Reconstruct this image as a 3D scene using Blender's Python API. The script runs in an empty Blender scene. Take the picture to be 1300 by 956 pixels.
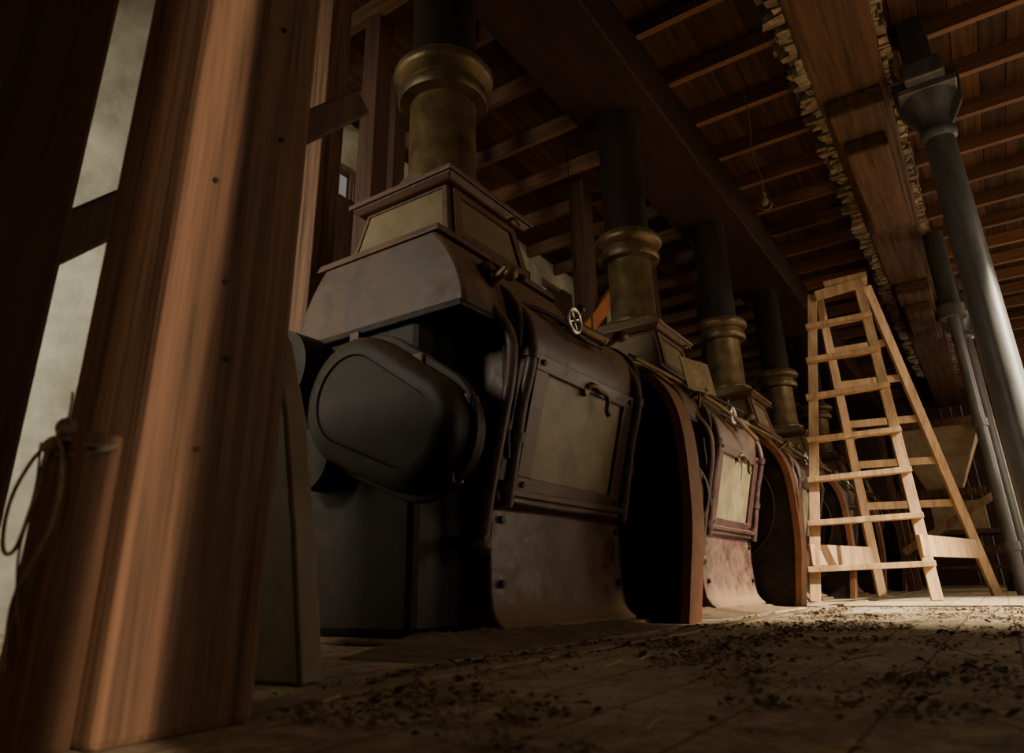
import bpy, bmesh, math, random
from mathutils import Vector, Matrix, noise
random.seed(7)
S=bpy.context.scene

# ---------------------------------------------------------------- helpers
def link(o,parent=None):
    S.collection.objects.link(o)
    if parent is not None: o.parent=parent
    return o
def empty(name,loc=(0,0,0)):
    e=bpy.data.objects.new(name,None); e.location=loc; e.empty_display_size=.1
    return link(e)
def mobj(name,verts,faces,mat,parent=None,loc=(0,0,0),smooth=False,bevel=0,seg=2,ang=35):
    me=bpy.data.meshes.new(name); me.from_pydata([tuple(v) for v in verts],[],faces)
    bm=bmesh.new(); bm.from_mesh(me); bmesh.ops.recalc_face_normals(bm,faces=bm.faces); bm.to_mesh(me); bm.free()
    if smooth:
        for p in me.polygons: p.use_smooth=True
        me.set_sharp_from_angle(angle=math.radians(ang))
    me.materials.append(mat)
    o=bpy.data.objects.new(name,me); o.location=loc
    if bevel:
        m=o.modifiers.new('b','BEVEL'); m.width=bevel; m.segments=seg; m.limit_method='ANGLE'; m.angle_limit=math.radians(40)
    return link(o,parent)
BF=[(0,1,3,2),(4,6,7,5),(0,4,5,1),(2,3,7,6),(0,2,6,4),(1,5,7,3)]
def boxv(a,b): return [Vector((x,y,z)) for x in (a[0],b[0]) for y in (a[1],b[1]) for z in (a[2],b[2])]
def box(name,a,b,mat,parent=None,bevel=0,loc=(0,0,0)):
    return mobj(name,boxv(a,b),BF,mat,parent,loc,bevel=bevel)
def beamv(p0,p1,w,h,side=None):
    p0=Vector(p0);p1=Vector(p1);d=(p1-p0).normalized()
    s=Vector(side) if side else Vector((0,0,1)).cross(d)
    if s.length<1e-4: s=Vector((1,0,0))
    s=(s-d*s.dot(d)).normalized(); u=d.cross(s).normalized()
    return [p+s*i*w/2+u*j*h/2 for p in (p0,p1) for i in (-1,1) for j in (-1,1)]
def beam(name,p0,p1,w,h,mat,parent=None,side=None,bevel=0):
    return mobj(name,beamv(p0,p1,w,h,side),BF,mat,parent,bevel=bevel)
def multi(name,lists,mat,parent=None,bevel=0):
    V=[];F=[]
    for vs in lists:
        o=len(V); V+=vs; F+=[tuple(i+o for i in f) for f in BF]
    return mobj(name,V,F,mat,parent,bevel=bevel)
def extr(name,prof,y0,y1,mat,parent=None,bevel=0,smooth=True,ang=35):
    n=len(prof); V=[(x,y0,z) for x,z in prof]+[(x,y1,z) for x,z in prof]
    F=[tuple(range(n)),tuple(range(2*n-1,n-1,-1))]+[(i,(i+1)%n,n+(i+1)%n,n+i) for i in range(n)]
    return mobj(name,V,F,mat,parent,smooth=smooth,bevel=bevel,ang=ang)
def lathe(name,prof,c,mat,parent=None,seg=40,axis='Z'):
    V=[];F=[]
    for r,z in prof:
        for k in range(seg):
            a=2*math.pi*k/seg; p=(r*math.cos(a),r*math.sin(a),z)
            if axis=='X': p=(z,p[0],p[1])
            if axis=='Y': p=(p[0],z,p[1])
            V.append((c[0]+p[0],c[1]+p[1],c[2]+p[2]))
    n=len(prof)
    for i in range(n-1):
        for k in range(seg):
            F.append((i*seg+k,i*seg+(k+1)%seg,(i+1)*seg+(k+1)%seg,(i+1)*seg+k))
    F.append(tuple(range(seg))); F.append(tuple(range((n-1)*seg,n*seg)))
    return mobj(name,V,F,mat,parent,smooth=True,ang=40)
def cyl(name,p0,p1,r,mat,parent=None,seg=20,r2=None):
    p0=Vector(p0);p1=Vector(p1);d=(p1-p0).normalized();r2=r if r2 is None else r2
    s=d.orthogonal().normalized();u=d.cross(s)
    V=[p+(s*math.cos(2*math.pi*k/seg)+u*math.sin(2*math.pi*k/seg))*rr for p,rr in((p0,r),(p1,r2)) for k in range(seg)]
    F=[(k,(k+1)%seg,seg+(k+1)%seg,seg+k) for k in range(seg)]+[tuple(range(seg)),tuple(range(seg,2*seg))]
    return mobj(name,V,F,mat,parent,smooth=True)
def tube(name,pts,r,mat,parent=None,cyclic=False):
    cu=bpy.data.curves.new(name,'CURVE'); cu.dimensions='3D'; cu.bevel_depth=r; cu.bevel_resolution=4; cu.resolution_u=8; cu.use_fill_caps=True
    sp=cu.splines.new('BEZIER'); sp.bezier_points.add(len(pts)-1)
    for bp,p in zip(sp.bezier_points,pts):
        bp.co=p; bp.handle_left_type=bp.handle_right_type='AUTO'
    sp.use_cyclic_u=cyclic
    cu.materials.append(mat)
    return link(bpy.data.objects.new(name,cu),parent)
def ball(name,c,r,mat,parent=None,sx=1,sz=1):
    prof=[(max(1e-4,r*math.sin(math.pi*i/10)),-r*sz*math.cos(math.pi*i/10)) for i in range(11)]
    return lathe(name,prof,c,mat,parent,seg=20)
def torus(name,c,R,r,mat,parent=None,axis='Y',seg=48):
    V=[];F=[];m=10
    for i in range(seg):
        a=2*math.pi*i/seg
        for j in range(m):
            b=2*math.pi*j/m; q=R+r*math.cos(b); p=(q*math.cos(a),q*math.sin(a),r*math.sin(b))
            if axis=='Y': p=(p[0],p[2],p[1])
            if axis=='X': p=(p[2],p[0],p[1])
            V.append((c[0]+p[0],c[1]+p[1],c[2]+p[2]))
            F.append((i*m+j,((i+1)%seg)*m+j,((i+1)%seg)*m+(j+1)%m,i*m+(j+1)%m))
    return mobj(name,V,F,mat,parent,smooth=True,ang=80)

# ---------------------------------------------------------------- materials
def mat(name,c1,c2,scale=(4,4,4),rough=.6,metal=0,dust=None,dustamt=.7,bump=.15,island=False,detail=6,mid=(.35,.65),spec=.5,dmin=.5,drange=.45,specks=0):
    m=bpy.data.materials.new(name); m.use_nodes=True; N=m.node_tree.nodes; L=m.node_tree.links
    b=N['Principled BSDF']; b.inputs['Roughness'].default_value=rough; b.inputs['Metallic'].default_value=metal
    b.inputs['Specular IOR Level'].default_value=spec
    tc=N.new('ShaderNodeTexCoord'); mp=N.new('ShaderNodeMapping'); mp.inputs['Scale'].default_value=scale
    L.new(tc.outputs['Object'],mp.inputs['Vector'])
    n=N.new('ShaderNodeTexNoise'); n.inputs['Scale'].default_value=1; n.inputs['Detail'].default_value=detail; n.inputs['Roughness'].default_value=.65
    vec=mp.outputs['Vector']
    if island:
        g=N.new('ShaderNodeNewGeometry'); ad=N.new('ShaderNodeVectorMath'); ad.operation='MULTIPLY_ADD'
        L.new(g.outputs['Random Per Island'],ad.inputs[0]); ad.inputs[1].default_value=(37,19,53); L.new(vec,ad.inputs[2]); vec=ad.outputs[0]
    L.new(vec,n.inputs['Vector'])
    r=N.new('ShaderNodeValToRGB'); r.color_ramp.elements[0].position=mid[0]; r.color_ramp.elements[1].position=mid[1]
    r.color_ramp.elements[0].color=(*c1,1); r.color_ramp.elements[1].color=(*c2,1)
    L.new(n.outputs['Fac'],r.inputs['Fac']); col=r.outputs['Color']
    if island:
        mr=N.new('ShaderNodeMapRange'); mr.inputs['To Min'].default_value=.6; mr.inputs['To Max'].default_value=1.3
        L.new(g.outputs['Random Per Island'],mr.inputs['Value'])
        mx=N.new('ShaderNodeVectorMath'); mx.operation='SCALE'; L.new(col,mx.inputs[0]); L.new(mr.outputs[0],mx.inputs['Scale']); col=mx.outputs[0]
    if dust:
        ge=N.new('ShaderNodeNewGeometry'); sx=N.new('ShaderNodeSeparateXYZ'); L.new(ge.outputs['Normal'],sx.inputs[0])
        n2=N.new('ShaderNodeTexNoise'); n2.inputs['Scale'].default_value=9; n2.inputs['Detail'].default_value=12; n2.inputs['Roughness'].default_value=.78
        L.new(tc.outputs['Object'],n2.inputs['Vector'])
        a=N.new('ShaderNodeMath'); a.operation='MULTIPLY_ADD'; L.new(sx.outputs['Z'],a.inputs[0]); a.inputs[1].default_value=.5
        L.new(n2.outputs['Fac'],a.inputs[2])
        m2=N.new('ShaderNodeMapRange'); m2.inputs['From Min'].default_value=dmin; m2.inputs['From Max'].default_value=dmin+drange; m2.inputs['To Max'].default_value=dustamt
        L.new(a.outputs[0],m2.inputs['Value']); fac=m2.outputs[0]
        if specks:
            n3=N.new('ShaderNodeTexNoise'); n3.inputs['Scale'].default_value=130; n3.inputs['Detail'].default_value=3
            L.new(tc.outputs['Object'],n3.inputs['Vector'])
            m3=N.new('ShaderNodeMapRange'); m3.inputs['From Min'].default_value=.60; m3.inputs['From Max'].default_value=.68; m3.inputs['To Max'].default_value=specks
            L.new(n3.outputs['Fac'],m3.inputs['Value'])
            mm=N.new('ShaderNodeMath'); mm.operation='MAXIMUM'; L.new(fac,mm.inputs[0]); L.new(m3.outputs[0],mm.inputs[1]); fac=mm.outputs[0]
        mix=N.new('ShaderNodeMix'); mix.data_type='RGBA'; L.new(fac,mix.inputs['Factor']); L.new(col,mix.inputs['A']); mix.inputs['B'].default_value=(*dust,1)
        col=mix.outputs['Result']
        ra=N.new('ShaderNodeMapRange'); ra.inputs['To Min'].default_value=rough; ra.inputs['To Max'].default_value=.95
        L.new(fac,ra.inputs['Value']); L.new(ra.outputs[0],b.inputs['Roughness'])
        if metal:
            rb=N.new('ShaderNodeMapRange'); rb.inputs['To Min'].default_value=metal; rb.inputs['To Max'].default_value=0
            L.new(fac,rb.inputs['Value']); L.new(rb.outputs[0],b.inputs['Metallic'])
    L.new(col,b.inputs['Base Color'])
    if bump:
        bp=N.new('ShaderNodeBump'); bp.inputs['Strength'].default_value=bump; bp.inputs['Distance'].default_value=.02
        L.new(n.outputs['Fac'],bp.inputs['Height']); L.new(bp.outputs[0],b.inputs['Normal'])
    return m
DUST=(.17,.10,.048)
M_iron=mat('painted_iron',(.018,.008,.009),(.055,.024,.025),(5,5,5),.40,0,DUST,.75,.15,dmin=.42,drange=.32,specks=.4,spec=.4,detail=12)
M_ironb=mat('black_iron',(.006,.004,.0035),(.015,.009,.008),(6,6,6),.5,0,DUST,.35,.15,dmin=.48,specks=.10,spec=.22)
M_red=mat('red_edge',(.11,.036,.015),(.21,.066,.026),(8,8,8),.6,0,DUST,.7,.1,dmin=.38,specks=.35)
M_orange=mat('brace_wood',(.30,.09,.03),(.42,.14,.05),(8,8,8),.6)
M_brass=mat('tarnished_brass',(.045,.027,.012),(.15,.098,.04),(7,7,7),.45,.55,DUST,.5,.1,dmin=.46,specks=.25,detail=10)
M_steel=mat('worn_steel',(.45,.42,.38),(.7,.66,.6),(20,20,20),.3,.9,None,0,.05)
M_glass=mat('dusty_glass',(.080,.066,.036),(.19,.155,.088),(5,5,5),.45,0,DUST,.7,.05,dmin=.40,specks=.5,detail=10)
M_hop=mat('hopper_panel',(.09,.07,.037),(.18,.135,.075),(6,6,6),.6,0,DUST,.6,.1,dmin=.42,specks=.3,detail=10)
M_chute=mat('pale_bin_wood',(.26,.19,.11),(.42,.32,.20),(6,6,6),.8,0,None,0,.1)
M_maho=mat('mahogany',(.040,.014,.008),(.095,.034,.015),(4,30,30),.5,0,DUST,.7,.1,dmin=.42,specks=.3)
M_pipe=mat('dark_spout',(.010,.006,.005),(.022,.013,.010),(5,5,1.5),.65,0,None,0,.1,spec=.2)
M_postw=mat('old_post_wood',(.035,.018,.011),(.185,.095,.054),(34,34,1.1),.75,0,None,0,.6,mid=(.33,.66),detail=14,spec=.3)
M_postd=mat('dark_post_wood',(.035,.015,.009),(.09,.038,.021),(30,30,1.2),.75,0,None,0,.3,detail=10)
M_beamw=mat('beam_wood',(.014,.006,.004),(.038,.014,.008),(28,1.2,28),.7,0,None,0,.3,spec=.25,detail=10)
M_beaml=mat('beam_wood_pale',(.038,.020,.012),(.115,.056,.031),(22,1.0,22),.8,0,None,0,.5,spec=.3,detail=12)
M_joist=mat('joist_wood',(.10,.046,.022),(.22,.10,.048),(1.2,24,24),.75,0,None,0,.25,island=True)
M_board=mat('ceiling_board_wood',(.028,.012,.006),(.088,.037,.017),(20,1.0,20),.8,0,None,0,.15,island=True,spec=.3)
M_lad=mat('ladder_wood',(.20,.115,.052),(.52,.33,.175),(16,16,2),.65,0,None,0,.35,mid=(.3,.7),detail=12)
M_col=mat('grey_iron_paint',(.055,.055,.056),(.12,.12,.12),(8,8,2),.42,.1,None,0,.12,detail=10)
M_cold=mat('dark_grey_iron',(.03,.032,.034),(.06,.062,.065),(8,8,2),.5,.1,None,0,.12)
M_plast=mat('plaster',(.34,.32,.24),(.66,.62,.50),(2.5,2.5,2.5),.9,0,None,0,.4,detail=10)
M_rag=mat('ragged_mortar',(.11,.075,.047),(.27,.20,.135),(20,20,20),.9,0,None,0,.4,island=True)
M_wallb=mat('wall_board_wood',(.030,.014,.008),(.065,.03,.015),(16,16,1.0),.8,0,None,0,.2,island=True)
M_rope=mat('old_rope',(.10,.075,.05),(.22,.18,.12),(60,60,60),.9,0,None,0,.3)
M_leaf=mat('leaf_litter',(.05,.028,.014),(.20,.12,.06),(3,3,3),.9,0,None,0,0,island=True)
M_straw=mat('straw',(.30,.20,.09),(.5,.36,.18),(3,3,3),.8,0,None,0,0,island=True)
M_dustp=mat('grain_dust',(.075,.042,.02),(.18,.112,.058),(14,14,14),.95,0,None,0,.8,detail=12)
M_card=mat('stained_card',(.22,.16,.09),(.38,.29,.18),(14,14,14),.85,0,None,0,.1)
M_edge=mat('edge_board_wood',(.10,.065,.035),(.26,.18,.10),(14,2,14),.85,0,None,0,.3)
M_frame=mat('window_frame_wood',(.12,.06,.03),(.2,.1,.05),(10,10,3),.7)

def floor_mat():
    m=bpy.data.materials.new('dusty_floor'); m.use_nodes=True; N=m.node_tree.nodes; L=m.node_tree.links; b=N['Principled BSDF']
    b.inputs['Roughness'].default_value=.9; b.inputs['Specular IOR Level'].default_value=.25
    tc=N.new('ShaderNodeTexCoord')
    n1=N.new('ShaderNodeTexNoise'); n1.inputs['Scale'].default_value=2.2; n1.inputs['Detail'].default_value=12; n1.inputs['Roughness'].default_value=.78
    n2=N.new('ShaderNodeTexNoise'); n2.inputs['Scale'].default_value=26; n2.inputs['Detail'].default_value=12; n2.inputs['Roughness'].default_value=.8
    mp=N.new('ShaderNodeMapping'); mp.inputs['Rotation'].default_value=(0,0,math.radians(90))
    L.new(tc.outputs['Object'],mp.inputs['Vector'])
    br=N.new('ShaderNodeTexBrick'); br.inputs['Scale'].default_value=1; br.inputs['Brick Width'].default_value=1.9; br.inputs['Row Height'].default_value=.17; br.inputs['Mortar Size'].default_value=.004; br.inputs['Mortar Smooth'].default_value=.4
    br.inputs['Color1'].default_value=(.58,.46,.32,1); br.inputs['Color2'].default_value=(.47,.37,.25,1); br.inputs['Mortar'].default_value=(.16,.11,.07,1)
    for x in (n1,n2): L.new(tc.outputs['Object'],x.inputs['Vector'])
    L.new(mp.outputs['Vector'],br.inputs['Vector'])
    add=N.new('ShaderNodeMath'); add.operation='ADD'; L.new(n1.outputs['Fac'],add.inputs[0]); L.new(n2.outputs['Fac'],add.inputs[1])
    r=N.new('ShaderNodeValToRGB'); e=r.color_ramp.elements; e[0].position=.42;e[0].color=(0,0,0,1);e[1].position=.54;e[1].color=(1,1,1,1)
    h=N.new('ShaderNodeMath'); h.operation='MULTIPLY'; h.inputs[1].default_value=.5; L.new(add.outputs[0],h.inputs[0]); L.new(h.outputs[0],r.inputs['Fac'])
    mx=N.new('ShaderNodeMix'); mx.data_type='RGBA'; L.new(r.outputs['Color'],mx.inputs['Factor']); mx.inputs['A'].default_value=(.19,.125,.07,1); L.new(br.outputs['Color'],mx.inputs['B'])
    L.new(mx.outputs['Result'],b.inputs['Base Color'])
    bp=N.new('ShaderNodeBump'); bp.inputs['Strength'].default_value=.8; bp.inputs['Distance'].default_value=.03; L.new(add.outputs[0],bp.inputs['Height']); L.new(bp.outputs[0],b.inputs['Normal'])
    return m
M_floor=floor_mat()

# ---------------------------------------------------------------- room shell
XL,XR,YN,YF,ZC=-4.2,3.6,-3.0,18.0,4.30
box('floor',(XL-.2,YN-.2,-.1),(XR+.2,YF+.2,0),M_floor)
bl=[];x=XL
while x<XR+.2:
    w=.19; bl.append(boxv((x,YN-.1,ZC),(x+w-.006,YF+.1,ZC+.04))); x+=w
bl.append(boxv((XL-.2,YN-.2,ZC+.05),(XR+.2,YF+.2,ZC+.12)))
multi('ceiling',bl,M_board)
bl=[];y=YN+.42
while y<YF:
    bl.append(boxv((XL,y,4.15),(XR,y+.06,ZC-.002))); y+=.66
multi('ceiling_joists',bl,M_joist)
def wall_x(name,x0,x1,y0,y1,openings,m):
    L=[]; ys=sorted(set([y0,y1]+[o[0] for o in openings]+[o[1] for o in openings]))
    for a,b in zip(ys[:-1],ys[1:]):
        op=[o for o in openings if o[0]<=a and o[1]>=b]
        zs=[(0,ZC)] if not op else [(0,op[0][2]),(op[0][3],ZC)]
        for z0,z1 in zs:
            if z1-z0<.01: continue
            L.append(boxv((x0,a,z0),(x1,b,z1)))
    return multi(name,L,m)
wall_x('wall_left',XL-.15,XL,YN,YF,[(3.45,4.0,3.2,3.85),(7.0,7.6,3.5,4.0)],M_plast)
def window(name,x,y0,y1,z0,z1):
    e=empty(name,(x,(y0+y1)/2,(z0+z1)/2)); a=(y1-y0)/2; h=(z1-z0)/2; t=.04
    for nm,p,q in(('sill',(-.05,-a,-h),(.05,a,-h+t)),('head',(-.05,-a,h-t),(.05,a,h)),('jamb_1',(-.05,-a,-h),(.05,-a+t,h)),('jamb_2',(-.05,a-t,-h),(.05,a,h)),('mullion',(-.03,-.015,-h),(.03,.015,h)),('transom',(-.03,-a,-.015),(.03,a,.015))):
        box(nm,p,q,M_frame,e)
window('window_1',XL-.07,3.45,4.0,3.2,3.85); window('window_2',XL-.07,7.0,7.6,3.5,4.0)
RW=[(-.530,-.4668,0.0,3.6),(3.0,6.8,.5,3.9),(8.2,10.8,.5,3.2),(13,15,.5,3.0)]
wall_x('wall_right',XR,XR+.15,YN,YF,RW,M_plast)
for i,o in enumerate(RW[1:]): window('window_%d'%(i+3),XR+.07,*o)
box('wall_near',(XL-.15,YN-.15,0),(XR+.15,YN,ZC),M_plast)
L=[];x=XL
while x<XR:
    L.append(boxv((x,YF,0),(x+.2-.005,YF+.15,ZC))); x+=.2
multi('wall_far',L,M_wallb)
L=[];y=2.35
while y<YF:
    L.append(boxv((-3.75,y,0),(-3.71,y+.235,3.1+.5*math.sin(y*3.1)**2))); y+=.24
multi('plank_partition',L,M_wallb)
L=[]
y=.4
while y<12:
    l=random.uniform(.9,1.6); L.append(boxv((-1.02,y,0),(-.95,y+l-.01,.009+random.uniform(0,.005)))); y+=l
multi('floor_edge_board',L,M_edge,bevel=.003)

# ---------------------------------------------------------------- main beams
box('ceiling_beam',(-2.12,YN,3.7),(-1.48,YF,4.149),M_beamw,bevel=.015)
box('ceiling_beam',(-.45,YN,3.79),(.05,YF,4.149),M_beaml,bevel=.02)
e=empty('beam_bolster',(-.2,0,0))
for k,(y0,y1) in enumerate([(1.0,3.2),(5.2,7.6),(9.6,11.8)]):
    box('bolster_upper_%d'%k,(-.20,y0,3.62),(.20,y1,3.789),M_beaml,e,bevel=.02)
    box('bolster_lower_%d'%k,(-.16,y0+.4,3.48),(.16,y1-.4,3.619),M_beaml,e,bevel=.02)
V=[];F=[]
def rock(c,s):
    o=len(V)
    for x in(-1,1):
        for y in(-1,1):
            for z in(-1,1): V.append((c[0]+x*s[0]*random.uniform(.55,1),c[1]+y*s[1]*random.uniform(.55,1),c[2]+z*s[2]*random.uniform(.55,1)))
    F.extend([tuple(i+o for i in f) for f in BF])
for sx in (-.45,.05):
    y=.8
    while y<15:
        l=random.uniform(.03,.09)
        for z in (3.84,3.92,4.0,4.08):
            w=random.uniform(.02,.085)*(1.2 if sx<0 else .6)
            rock((sx+(-w if sx<0 else w)*.7,y,z+random.uniform(-.02,.02)),(w,l*.6,.045))
        y+=l
mobj('beam_mortar_fringe',V,F,M_rag)

# ---------------------------------------------------------------- roller mills
def arc(cx,cz,r,a0,a1,n): return [(cx+r*math.cos(math.radians(a0+(a1-a0)*i/n)),cz+r*math.sin(math.radians(a0+(a1-a0)*i/n))) for i in range(n+1)]
def hull_stadium(c1,r1,c2,r2,n=20):
    dx,dz=c2[0]-c1[0],c2[1]-c1[1]; d=math.hypot(dx,dz); th=math.degrees(math.atan2(dz,dx)); al=math.degrees(math.acos((r1-r2)/d))
    return arc(c1[0],c1[1],r1,th+al,th+360-al,n)+arc(c2[0],c2[1],r2,th-al,th+al,n)
def cr(pts,n=5):
    out=[];P=[Vector(p) for p in pts];P=[P[0]]+P+[P[-1]]
    for i in range(1,len(P)-2):
        for j in range(n):
            t=j/n;a,b,c,d=P[i-1:i+3]
            q=.5*((2*b)+(c-a)*t+(2*a-5*b+4*c-d)*t*t+(3*b-a-3*c+d)*t**3); out.append((q.x,q.y))
    out.append(tuple(P[-1])); return out
def dome_case(name,c1,r1,c2,r2,y0,y1,m,e):
    rings=[(0,y1),(0,y0+.05),(.006,y0+.028),(.018,y0+.012),(.036,y0+.003),(.055,y0),(.075,y0),(.08,y0+.008),(.10,y0+.01)]
    V=[];F=[];n=None
    for s,y in rings:
        p=hull_stadium(c1,r1-s,c2,r2-s); n=len(p); V+=[(x,y,z) for x,z in p]
    for k in range(len(rings)-1):
        for i in range(n): F.append((k*n+i,k*n+(i+1)%n,(k+1)*n+(i+1)%n,(k+1)*n+i))
    F.append(tuple(range(n))); F.append(tuple(range((len(rings)-1)*n,len(rings)*n)))
    return mobj(name,V,F,m,e,smooth=True,ang=40)
def mill(k):
    e=empty('roller_mill',(-1.82,2.15+2.16*k,0))
    fr=[(.41,0),(.41,.035),(.385,.055),(.362,.09),(.352,.15),(.349,.30),(.355,.44),(.385,.46),(.385,.50),(.362,.51),(.50,1.05),(.505,1.13),(.49,1.20),(.455,1.26),(.40,1.31),(.32,1.35),(.20,1.37)]
    prof=fr+[(-x,z) for x,z in reversed(fr)]
    extr('body',prof,-.12,.93,M_iron,e,bevel=.008)
    extr('end_plate',[(x*1.015+(.012 if x>0 else -.012),z+.0) for x,z in fr if z>.5]+[(-x*1.015-.012,z) for x,z in reversed(fr) if z>.5],.90,.95,M_ironb,e,bevel=.004)
    box('plinth',(-.50,-.45,0),(.45,1.0,.02),M_dustp,e,bevel=.01)
    box('end_housing',(-.38,-.40,.02),(.24,-.12,1.16),M_ironb,e,bevel=.03)
    def frus(nm,a,b,z0,c,d,z1,m,bev=.006):
        V=[(a[0],a[1],z0),(b[0],a[1],z0),(b[0],b[1],z0),(a[0],b[1],z0),(c[0],c[1],z1),(d[0],c[1],z1),(d[0],d[1],z1),(c[0],d[1],z1)]
        return mobj(nm,V,[(0,1,2,3),(4,5,6,7),(0,1,5,4),(1,2,6,5),(2,3,7,6),(3,0,4,7)],m,e,bevel=bev)
    sh=cr([(.45,1.12),(.44,1.20),(.41,1.29),(.36,1.38),(.30,1.455)],4)
    shp=sh+[(-x,z) for x,z in reversed(sh)]
    extr('shoulder_housing',shp,-.40,.46,M_iron,e,bevel=.03)
    frus('shoulder_band',(-.47,-.43),(.46,.49),1.10,(-.465,-.425),(.455,.485),1.13,M_ironb)
    frus('roof_ledge',(-.35,-.41),(.33,.47),1.45,(-.34,-.40),(.32,.46),1.485,M_iron)
    frus('hopper_box',(-.27,-.29),(.29,.30),1.485,(-.22,-.24),(.235,.25),1.76,M_maho)
    def facepanel(nm,A,B,C,D,u0,u1,v0,v1,off,th,m):
        A,B,C,D=map(Vector,(A,B,C,D)); n=(B-A).cross(D-A).normalized()
        P=lambda u,v:(A*(1-u)+B*u)*(1-v)+(D*(1-u)+C*u)*v
        q=[P(u0,v0),P(u1,v0),P(u1,v1),P(u0,v1)]
        V=[p+n*off for p in q]+[p+n*(off+th) for p in q]
        mobj(nm,V,[(0,1,2,3),(4,5,6,7),(0,1,5,4),(1,2,6,5),(2,3,7,6),(3,0,4,7)],m,e,bevel=.002)
    W=((.29,-.29,1.485),(.29,.30,1.485),(.235,.25,1.76),(.235,-.24,1.76))
    facepanel('sight_window',*W,.14,.86,.18,.84,.0,.006,M_glass)
    for nm,a in(('rail_low',(.04,.96,.05,.17)),('rail_top',(.04,.96,.85,.97)),('stile_1',(.04,.13,.17,.85)),('stile_2',(.87,.96,.17,.85))): facepanel(nm,*W,*a,0,.016,M_maho)
    U=((-.27,-.29,1.485),(.29,-.29,1.485),(.235,-.24,1.76),(-.22,-.24,1.76))
    facepanel('side_panel',*U,.04,.96,.06,.95,0,.006,M_hop)
    for nm,a in(('srail_low',(.0,1,.0,.06)),('srail_top',(.0,1,.95,1)),('sstile_1',(.0,.04,.06,.95)),('sstile_2',(.95,1,.06,.95))): facepanel(nm,*U,*a,0,.012,M_maho)
    frus('cornice_low',(-.255,-.275),(.27,.285),1.76,(-.28,-.30),(.295,.31),1.785,M_maho)
    frus('cornice_top',(-.29,-.31),(.305,.32),1.785,(-.29,-.31),(.305,.32),1.81,M_maho)
    frus('hopper_lid',(-.27,-.28),(.28,.29),1.81,(-.19,-.19),(.19,.20),1.90,M_hop)
    tube('window_catch',[(.30,.10,1.72),(.33,.11,1.73),(.33,.16,1.72)],.007,M_brass,e)
    lathe('spout_foot',[(.21,1.895),(.21,1.92),(.175,1.94),(.162,1.96),(.162,2.40),(.18,2.42)],(0,0,0),M_brass,e)
    lathe('spout_ring',[(.165,2.40),(.215,2.41),(.225,2.43),(.225,2.46),(.20,2.475),(.195,2.51),(.235,2.53),(.25,2.55),(.25,2.58),(.225,2.61),(.16,2.615)],(0,0,0),M_brass,e)
    lathe('spout_pipe',[(.162,2.60),(.162,3.70)],(0,0,0),M_pipe,e)
    A=Vector((.362,0,.51)); D=Vector((.50,0,1.05)); n=Vector((D.z-A.z,0,-(D.x-A.x))).normalized()
    def sb(nm,y0,y1,s0,s1,t0,t1,m,bev=.003):
        V=[]
        for t in(t0,t1):
            for y,s in((y0,s0),(y1,s0),(y1,s1),(y0,s1)):
                p=A+(D-A)*s+n*t; p.y=y; V.append(p)
        mobj(nm,V,[(0,1,2,3),(4,5,6,7),(0,1,5,4),(1,2,6,5),(2,3,7,6),(3,0,4,7)],m,e,bevel=bev)
    sb('door_glass',.06,.76,.08,.86,0,.012,M_glass)
    sb('door_rail_low',-.02,.84,.0,.10,0,.03,M_iron); sb('door_rail_top',-.02,.84,.84,.95,0,.03,M_iron)
    sb('door_stile_1',-.02,.07,.1,.84,0,.03,M_iron); sb('door_stile_2',.75,.84,.1,.84,0,.03,M_iron)
    sb('door_lip',-.05,.87,-.03,.012,0,.05,M_iron)
    for y,s in((.02,.05),(.80,.05),(.02,.9),(.80,.9),(.41,.9)):
        p=A+(D-A)*s+n*.03; p.y=y; cyl('door_bolt',p-n*.005,p+n*.010,.012,M_ironb,e,seg=6)
    for y in(-.075,.885):
        tube('guide_rod',[A+n*.03+Vector((0,y,-.06)),A+(D-A)*.5+n*.03+Vector((0,y,0)),D+n*.02+Vector((0,y,.04)),Vector((.44,y,1.24))],.023,M_iron,e)
        for s in(.02,.35,.93):
            p=A+(D-A)*s+n*.03; p.y=y; dd=(D-A).normalized()*.02
            cyl('guide_collar',p-dd,p+dd,.033,M_iron,e)
    tube('door_handle',[(.485,.38,.955),(.52,.385,.975),(.525,.48,.97),(.53,.53,.95),(.52,.54,.89),(.525,.545,.87)],.011,M_brass,e)
    cyl('handle_boss',(.475,.38,.955),(.51,.38,.952),.02,M_brass,e)
    torus('hand_wheel',(.55,.22,1.22),.052,.011,M_steel,e,axis='X')
    for a in range(4):
        cyl('wheel_spoke',(.55,.22,1.22),(.55,.22+.048*math.cos(a*math.pi/2+.4),1.22+.048*math.sin(a*math.pi/2+.4)),.005,M_steel,e,seg=8)
    cyl('wheel_shaft',(.44,.22,1.22),(.555,.22,1.22),.014,M_brass,e)
    cyl('lever_grip',(.53,.28,1.215),(.56,.46,1.20),.020,M_brass,e,r2=.026); ball('grip_end',(.56,.46,1.20),.028,M_brass,e)
    cyl('knob_stem',(.44,.70,1.25),(.52,.74,1.30),.012,M_brass,e); ball('knob',(.52,.74,1.305),.040,M_brass,e,sz=.6)
    cyl('knob_stem_b',(.40,.50,1.30),(.44,.50,1.38),.01,M_brass,e); ball('knob_b',(.44,.50,1.39),.022,M_brass,e)
    cyl('lever_shaft',(.34,-.20,1.22),(.50,-.20,1.315),.018,M_brass,e)
    ball('lever_ball',(.40,-.20,1.33),.038,M_brass,e); ball('lever_ball_b',(.50,-.18,1.30),.032,M_brass,e)
    cyl('lever_cross',(.40,-.20,1.33),(.53,-.12,1.29),.015,M_brass,e)
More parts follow.
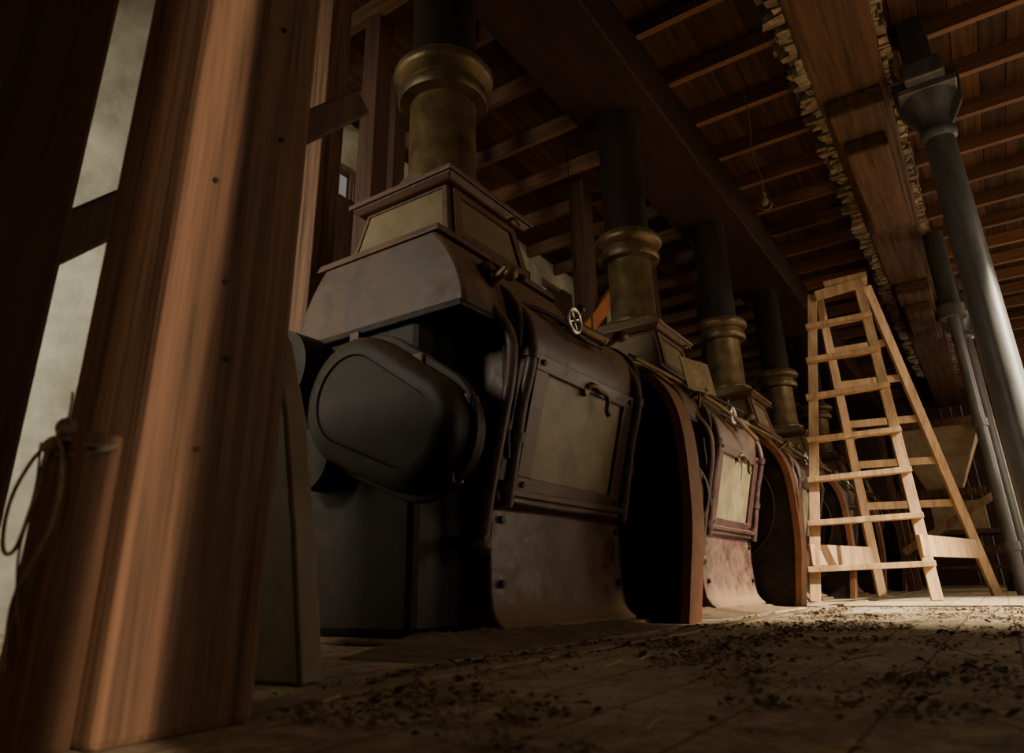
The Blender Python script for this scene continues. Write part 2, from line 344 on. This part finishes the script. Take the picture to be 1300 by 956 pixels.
    tube('throwout_lever',[(.38,-.2,1.24),(.44,-.2,1.15),(.505,-.2,1.04),(.51,-.2,.93),(.465,-.2,.72),(.42,-.2,.54),(.39,-.2,.40),(.375,-.2,.31)],.022,M_iron,e)
    ball('lever_foot',(.375,-.2,.30),.035,M_iron,e)
    cyl('lever_pivot',(.22,-.2,.32),(.40,-.2,.32),.022,M_ironb,e)
    cyl('tension_screw',(.45,-.15,1.02),(.45,-.15,.60),.012,M_ironb,e)
    tube('link_bar',[(.46,-.1,1.22),(.53,.1,1.20),(.55,.3,1.16),(.53,.5,1.18)],.010,M_ironb,e)
    dome_case('gear_case',(.06,.80),.235,(.32,.66),.205,-.56,-.38,M_ironb,e)
    extr('gear_case_flange',hull_stadium((.06,.80),.26,(.32,.66),.23),-.46,-.43,M_ironb,e,bevel=.006,ang=60)
    for a,b in((.50,.74),(.44,.50),(.30,.92),(-.02,1.07)): box('flange_lug',(a-.025,-.475,b-.02),(a+.025,-.415,b+.02),M_iron,e,bevel=.005)
    cyl('bearing_cap',(-.18,-.52,.62),(-.18,-.38,.62),.11,M_ironb,e,seg=32)
    cyl('back_pulley',(-.34,-.56,.98),(-.34,-.42,.98),.16,M_ironb,e,seg=40)
    cyl('back_pulley_hub',(-.34,-.60,.98),(-.34,-.38,.98),.05,M_ironb,e)
    for z,y in((.40,-.06),(.40,.87),(.18,-.06),(.18,.87)):
        cyl('bolt',(.345,y,z),(.368,y,z),.014,M_ironb,e,seg=6)
    if k>0:
        half=cr([(.63,0),(.66,.2),(.69,.4),(.70,.6),(.695,.85),(.66,1.02),(.58,1.15),(.42,1.26),(.22,1.31),(0,1.32)])
        outer=half+[(-x,z) for x,z in reversed(half[:-1])]
        inner=[]
        for i,(x,z) in enumerate(outer):
            v=Vector((x,z-.62)); L_=v.length; v=v*(1-.045/L_); inner.append((v.x,max(0,v.y+.62)))
        inner[0]=(outer[0][0]-.045,0); inner[-1]=(outer[-1][0]+.045,0)
        n=len(outer); V=[];F=[]
        for y in(-1.17,-1.01):
            V+= [(x,y,z) for x,z in outer]+[(x,y,z) for x,z in inner]
        for i in range(n-1):
            F+=[(i,i+1,n+i+1,n+i),(2*n+i,2*n+i+1,3*n+i+1,3*n+i),(i,i+1,2*n+i+1,2*n+i),(n+i,n+i+1,3*n+i+1,3*n+i)]
        F+=[(0,n,3*n,2*n),(n-1,2*n-1,4*n-1,3*n-1)]
        mobj('guard_rim',V,F,M_red,e,smooth=True,ang=30)
        extr('guard_face',inner,-1.155,-1.13,M_ironb,e)
        torus('guard_bead',(0.12,-1.16,.72),.42,.012,M_ironb,e)
        tube('guard_stay',[(.2,-1.02,1.32),(.3,-.7,1.40),(.4,-.3,1.30)],.012,M_brass,e)
    else:
        extr('end_guard',[(.69,0),(.63,.30),(.57,.55),(.50,.74),(.38,.90),(.1,1.0),(-.3,1.0),(-.3,0)],-1.20,-1.14,M_hop,e,bevel=.008)
    return e
for k in range(6):
    e=mill(k)
    if k>0:
        tube('long_lever',[(.30,-.75,1.42),(.42,-.35,1.34),(.55,.15,1.22),(.60,.55,1.10)],.014,M_brass,e)
        tube('long_lever_b',[(.20,-.60,1.50),(.42,-.15,1.36),(.56,.45,1.28)],.010,M_ironb,e)
        torus('belt_wheel',(.40,.98+.06,.72),.30,.014,M_red,e)
        cyl('belt_wheel_axle',(.40,.93,.72),(.40,1.08,.72),.03,M_ironb,e)
        for a in range(3):
            t=a*2*math.pi/3; cyl('belt_wheel_spoke',(.40,1.04,.72),(.40+.3*math.cos(t),1.04,.72+.3*math.sin(t)),.012,M_ironb,e,seg=10)
    if k==1:
        mobj('record_card',[(.46,-.34,1.30),(.56,-.12,1.28),(.52,-.10,1.50),(.42,-.32,1.52),(.452,-.336,1.30),(.552,-.116,1.28),(.512,-.096,1.50),(.412,-.316,1.52)],[(0,1,2,3),(4,5,6,7),(0,1,5,4),(1,2,6,5),(2,3,7,6),(3,0,4,7)],M_card,e)
        cyl('card_peg',(.47,-.21,1.20),(.49,-.215,1.34),.008,M_brass,e)
def drift(name,x0,x1,y0,y1,h):
    nx,ny=20,90;V=[];F=[]
    for j in range(ny+1):
        for i in range(nx+1):
            u=i/nx;v=j/ny; x=x0+(x1-x0)*u; y=y0+(y1-y0)*v
            edge=max(0,1-u)**1.3*min(1,6*v,6*(1-v))
            z=h*edge*(.85+.25*noise.noise(Vector((x*4,y*4,1))))+.010*noise.noise(Vector((x*34,y*34,0)))*edge
            V.append((x,y,max(z,0)+(-.003 if edge<.01 else .001)))
    for j in range(ny):
        for i in range(nx):
            a=j*(nx+1)+i; F.append((a,a+1,a+nx+2,a+nx+1))
    return mobj(name,V,F,M_dustp,smooth=True,ang=90)
for y0,y1,x1 in((1.35,3.12,-1.16),(3.55,5.28,-1.16),(5.71,6.2,-1.25)): drift('dust_drift',-1.47,x1,y0,y1,.05)

# ---------------------------------------------------------------- foreground posts
w=.22
e=empty('wooden_post',(-.895-w/2,.458+w/2,0))
box('shaft',(-w/2,-w/2,0),(w/2,w/2,4.148),M_postw,e,bevel=.012)
box('stub_board',(-.025,-.168,0),(.08,-.112,.37),M_postw,e,bevel=.008)
for z,yy in((.62,-.02),(.78,-.06),(1.15,.03),(.50,.0),(.92,.05),(1.4,-.05),(.36,-.03)): cyl('nail',(w/2-.002,yy,z),(w/2+.004,yy,z),.0045,M_ironb,e,seg=8)
for t,zz in((0,.345),(1.3,.356)):
    tube('rope_wrap',[(.027+.060*math.cos(i*.785+t),-.140+.036*math.sin(i*.785+t),zz+.008*math.sin(i*1.57+t)) for i in range(8)],.003,M_rope,e,cyclic=True)
tube('rope_loop',[(.03,-.18,.36),(-.01,-.185,.33),(-.03,-.19,.27),(.0,-.19,.22),(.04,-.19,.28),(.03,-.18,.36)],.0025,M_rope,e)
tube('rope_tail',[(.04,-.18,.37),(.07,-.18,.33),(.078,-.18,.26),(.045,-.185,.19),(.015,-.18,.16),(.03,-.178,.09)],.0024,M_rope,e)
tube('rope_tail_b',[(.0,-.18,.36),(.025,-.185,.30),(.01,-.182,.22),(.05,-.182,.14)],.0018,M_rope,e)
tube('rope_stray',[(.04,-.17,.38),(.065,-.18,.40),(.05,-.175,.42)],.0018,M_rope,e)
ball('rope_knot',(.03,-.165,.378),.014,M_rope,e); ball('rope_knot_b',(.035,-.18,.352),.011,M_rope,e)
e=empty('wooden_post',(-1.495,.375,0))
box('shaft',(-.125,-.125,0),(.125,.125,3.69),M_postd,e,bevel=.012)
beam('knee_brace',(-.02,.13,.85),(-.02,.95,1.75),.08,.09,M_postd,e,bevel=.008)
for (x,y,s,m) in((-2.65,2.10,.15,M_postw),(-3.0,2.8,.15,M_postd),(-3.3,3.3,.13,M_postd),(-2.85,5.6,.18,M_postd),(-2.85,9.4,.18,M_postd),(-2.9,7.5,.14,M_postd)):
    e=empty('wooden_stud',(x,y,0)); box('shaft',(-s/2,-s/2,0),(s/2,s/2,4.148),m,e,bevel=.008)
    if y==5.6: beam('brace',(.02,-.12,2.45),(.28,.55,3.3),.09,.12,M_orange,e)
    elif y>4: beam('cross_rail',(0,0,2.6),(-.85,0,2.6),.06,.10,M_postd,e,side=(0,1,0))

# ---------------------------------------------------------------- cast iron columns
def column(x,y,r):
    e=empty('cast_iron_column',(x,y,0))
    lathe('shaft',[(r*1.9,0),(r*1.9,.08),(r*1.5,.12),(r*1.5,.2),(r*1.15,.24),(r*1.1,.3),(r,3.0),(r*.98,3.22),(r*1.2,3.24),(r*1.25,3.27),(r*1.2,3.30),(r,3.32),(r*1.02,3.40),(r*1.3,3.48),(r*1.75,3.56),(r*1.8,3.58)],(0,0,0),M_col,e)
    box('abacus',(-r*1.9,-r*1.9,3.58),(r*1.9,r*1.9,3.63),M_col,e,bevel=.008)
    box('saddle',(-r*1.3,-.28,3.63),(r*1.3,.28,3.78),M_col,e,bevel=.015)
    for s in(-1,1):
        extr('bracket',[(s*r*.9,3.30),(s*r*2.0,3.50),(s*r*2.2,3.66),(s*r*2.2,3.80),(s*r*.9,3.80)],-.03,.03,M_col,e,bevel=.004)
    box('upper_stanchion',(-r*.95,-r*.95,3.78),(r*.95,r*.95,ZC-.001),M_col,e,bevel=.01)
    return e
column(.28,5.35,.10); column(.22,10.8,.11)
e=empty('service_pipe',(.13,8.3,0))
cyl('pipe',(0,0,0),(0,0,2.85),.055,M_col,e)
cyl('upper_pipe',(0,0,2.85),(0,0,3.78),.10,M_cold,e)
cyl('collar',(0,0,2.78),(0,0,2.92),.13,M_col,e)
for z in(.4,1.6): cyl('coupling',(0,0,z),(0,0,z+.08),.07,M_col,e)

# ---------------------------------------------------------------- step ladder
e=empty('step_ladder',(0,0,0))
Ab,Cb=Vector((-1.323,6.39,0)),Vector((-.463,6.61,0))
Bb,Db=Vector((-.98,7.64,0)),Vector((-.08,8.25,0))
def P(d,r,z): return Vector((-.556*d+.831*r,.831*d+.556*r,z))
At,Ct=P(6.4,3.06,2.90),P(6.2,3.44,2.95)
Bt,Dt=At+Vector((.03,.16,0)),Ct+Vector((.05,.18,0))
fd=(Cb-Ab).normalized(); bd=(Db-Bb).normalized()
for nm,a,b,sd in(('rail_front_1',Ab,At,fd),('rail_front_2',Cb,Ct,fd),('rail_back_1',Bb,Bt,bd),('rail_back_2',Db,Dt,bd)):
    beam(nm,a,b,.085,.045,M_lad,e,side=sd,bevel=.004)
for i,z in enumerate((.27,.65,1.03,1.41,1.80,2.20,2.56)):
    t=z/2.95; a=Ab.lerp(At,t); c=Cb.lerp(Ct,t); dv=(c-a).normalized()
    beam('tread_%d'%i,a-dv*.05+Vector((0,-.05,random.uniform(-.02,.02))),c+dv*.05+Vector((0,-.05,random.uniform(-.02,.02))),.11,.045,M_lad,e,bevel=.004)
for i,z in enumerate((.85,1.25,1.65,2.05,2.4)):
    t=z/2.95; a=Bb.lerp(Bt,t); c=Db.lerp(Dt,t); dv=(c-a).normalized()
    beam('back_rung_%d'%i,a-dv*.03+Vector((0,.035,0)),c+dv*.03+Vector((0,.035,0)),.03,.07,M_lad,e,bevel=.003)
for nm,a,at,b,bt,z in(('side_board_1',Ab,At,Bb,Bt,.38),('side_board_2',Cb,Ct,Db,Dt,.42)):
    t=z/2.95; p=a.lerp(at,t);q=b.lerp(bt,t); d=(q-p).normalized()
    beam(nm,p-d*.08,q+d*.08,.025,.17,M_lad,e,bevel=.003)
p=(At+Bt)/2;q=(Ct+Dt)/2;d=(q-p).normalized()
beam('top_cap',p+d*.10+Vector((0,0,.06)),q+d*.05+Vector((0,0,.04)),.26,.07,M_lad,e,bevel=.008)
beam('top_apron',p+d*.02+Vector((0,-.13,-.04)),q+d*.03+Vector((0,-.13,-.04)),.03,.10,M_lad,e,bevel=.003)

# ---------------------------------------------------------------- far clutter
e=empty('wooden_hopper',(-.45,11.6,0))
V=[(-.55,-.45,2.25),(.65,-.45,2.25),(.65,.45,2.25),(-.55,.45,2.25),(-.2,-.15,1.35),(.25,-.15,1.35),(.25,.15,1.35),(-.2,.15,1.35)]
mobj('bin',V,[(0,1,2,3),(4,5,6,7),(0,1,5,4),(1,2,6,5),(2,3,7,6),(3,0,4,7)],M_chute,e,bevel=.01)
for x in(-.6,.7):
    for y in(-.5,.5): beam('leg',(x,y,0),(x,y,2.3),.09,.09,M_postw,e)
for z in(.5,1.25,2.2):
    beam('stretcher',(-.6,-.5,z),(.7,-.5,z),.04,.10,M_postw,e)
beam('diagonal',(-.6,-.53,.5),(.7,-.53,1.25),.04,.09,M_lad,e)
e=empty('wooden_workbench',(-.2,14.5,0))
box('top',(-1.2,-.5,.85),(1.3,.5,.92),M_postw,e)
for x in(-1.1,1.2):
    for y in(-.4,.4): box('leg',(x-.05,y-.05,0),(x+.05,y+.05,.85),M_postw,e)
box('crate',(-.6,-.3,.92),(.2,.3,1.4),M_chute,e,bevel=.01); box('shelf',(-1.1,-.4,.3),(1.2,.4,.34),M_postw,e)

e=empty('hanging_lamp_holder',(-.98,5.1,0))
tube('flex',[(0,0,4.15),(.01,0,3.8),(-.01,0,3.5),(.03,0,3.22),(.02,.01,3.12)],.005,M_rope,e)
lathe('socket',[(.012,3.12),(.022,3.10),(.022,3.05),(.032,3.04),(.032,3.02),(.018,3.0)],(.02,.01,0),M_rope,e)
tube('loose_end',[(.02,.01,3.03),(.07,.01,3.0),(.03,.02,2.96),(-.04,.02,3.01)],.007,M_rope,e)
e=empty('hanging_wire',(-2.6,4.9,0)); tube('wire',[(0,0,4.15),(0,0,3.4),(.02,0,2.8)],.004,M_ironb,e)

# ---------------------------------------------------------------- litter
V=[];F=[]
def flake(x,y,s):
    n=random.choice((4,5,6)); o=len(V); a0=random.random()*6.28; tx,ty=random.uniform(-.5,.5),random.uniform(-.5,.5)
    z0=s*.3+.001
    for k in range(n):
        a=a0+6.283*k/n; r=s*random.uniform(.4,1.0); dx,dy=r*math.cos(a),r*math.sin(a)
        V.append((x+dx,y+dy,max(.001,z0+dx*tx+dy*ty+random.uniform(0,.3)*s)))
    V.append((x,y,z0+s*random.uniform(.1,.6)))
    for k in range(n): F.append((o+k,o+(k+1)%n,o+n))
cnt=0
while cnt<15000:
    y=.7+4.35*random.random()**1.1; x=random.uniform(-1.12,1.0+.12*y)
    c=noise.fractal(Vector((x*2.6,y*1.8,3)),1,2,4)
    if random.random()>max(.04,.22+2.4*c): continue
    flake(x,y,random.uniform(.003,.011) if random.random()<.94 else random.uniform(.011,.02)); cnt+=1
lit=mobj('leaf_litter',V,F,M_leaf)
L=[]
for i in range(400):
    y=.8+4.1*random.random(); x=random.uniform(-1.0,1.2); a=random.random()*3.14; l=random.uniform(.02,.07)
    L.append(beamv((x,y,.004),(x+l*math.cos(a),y+l*math.sin(a),.004+random.uniform(0,.012)),.002,.002))
multi('straw_strands',L,M_straw,lit)

# ---------------------------------------------------------------- lights
def area(name,loc,tgt,sx,sy,p,col,spread=180):
    l=bpy.data.lights.new(name,'AREA'); l.shape='RECTANGLE'; l.size=sx; l.size_y=sy; l.energy=p; l.color=col; l.spread=math.radians(spread)
    o=bpy.data.objects.new(name,l); o.location=loc; o.rotation_euler=(Vector(tgt)-Vector(loc)).to_track_quat('-Z','Y').to_euler(); link(o)
area('window_daylight_mid',(XR-.05,9.5,1.9),(-.5,8.0,1.2),2.4,2.4,85,(1,.78,.54))
area('window_daylight_near',(XR-.05,3.4,1.3),(-1.4,2.8,.9),1.4,1.2,34,(1,.82,.60))
area('window_daylight_far',(XR-.05,14,1.8),(-.5,13,1.6),2,2.2,95,(1,.78,.52))
def spot(name,loc,tgt,e_,col,size,blend,soft):
    l=bpy.data.lights.new(name,'SPOT'); l.energy=e_; l.color=col; l.shadow_soft_size=soft; l.spot_size=math.radians(size); l.spot_blend=blend
    o=bpy.data.objects.new(name,l); o.location=loc; o.rotation_euler=(Vector(tgt)-o.location).to_track_quat('-Z','Y').to_euler(); link(o)
spot('sun_gap',(6,-1.0,1.4),(-.9,.5,.9),3000,(1,.80,.56),50,.5,.014)
spot('sun_window',(6.2,4.9,3.1),(-.45,6.9,.9),1000,(1,.86,.64),40,.6,.10)
spot('sun_window_high',(6.2,5.3,5.2),(.5,5.5,0),24000,(1,.86,.63),37,1.0,.10)
area('plaster_fill',(-3.0,-1.6,2.2),(-4.2,1.4,1.2),.6,.6,90,(1,.94,.76),110)  # added fill lamp without a real source, brightens the left plaster wall
area('near_fill',(.4,-2.4,2.2),(-1.6,2.6,1.2),1.2,1.2,1.5,(1,.74,.5))  # weak general fill added behind the camera, stands in for bounced light
area('post_fill',(-.2,-1.1,.7),(-1.0,.4,.3),.5,.5,.45,(1,.62,.34),80)  # added low fill lamp that lifts the near post and stub board
W=bpy.data.worlds.new('World'); S.world=W; W.use_nodes=True
W.node_tree.nodes['Background'].inputs[0].default_value=(.9,.85,.7,1); W.node_tree.nodes['Background'].inputs[1].default_value=.2

# ---------------------------------------------------------------- camera (24 mm, low, tilted up)
yaw=math.radians(33.8);th=math.radians(19.8);ro=math.atan(.0215)
F0=Vector((-math.sin(yaw)*math.cos(th),math.cos(yaw)*math.cos(th),math.sin(th)))
R0=Vector((math.cos(yaw),math.sin(yaw),0)); U0=R0.cross(F0)
Rr=R0*math.cos(ro)-U0*math.sin(ro); Ur=R0*math.sin(ro)+U0*math.cos(ro)
cam=bpy.data.cameras.new('camera'); co=bpy.data.objects.new('camera',cam); link(co)
mw=Matrix((Rr,Ur,-F0)).transposed().to_4x4(); mw.translation=Vector((0,0,.17)); co.matrix_world=mw
cam.sensor_width=36; cam.lens=24; cam.shift_y=-45/1300; cam.clip_start=.02
cam.dof.use_dof=True; cam.dof.focus_distance=4.5; cam.dof.aperture_fstop=4.0
S.camera=co
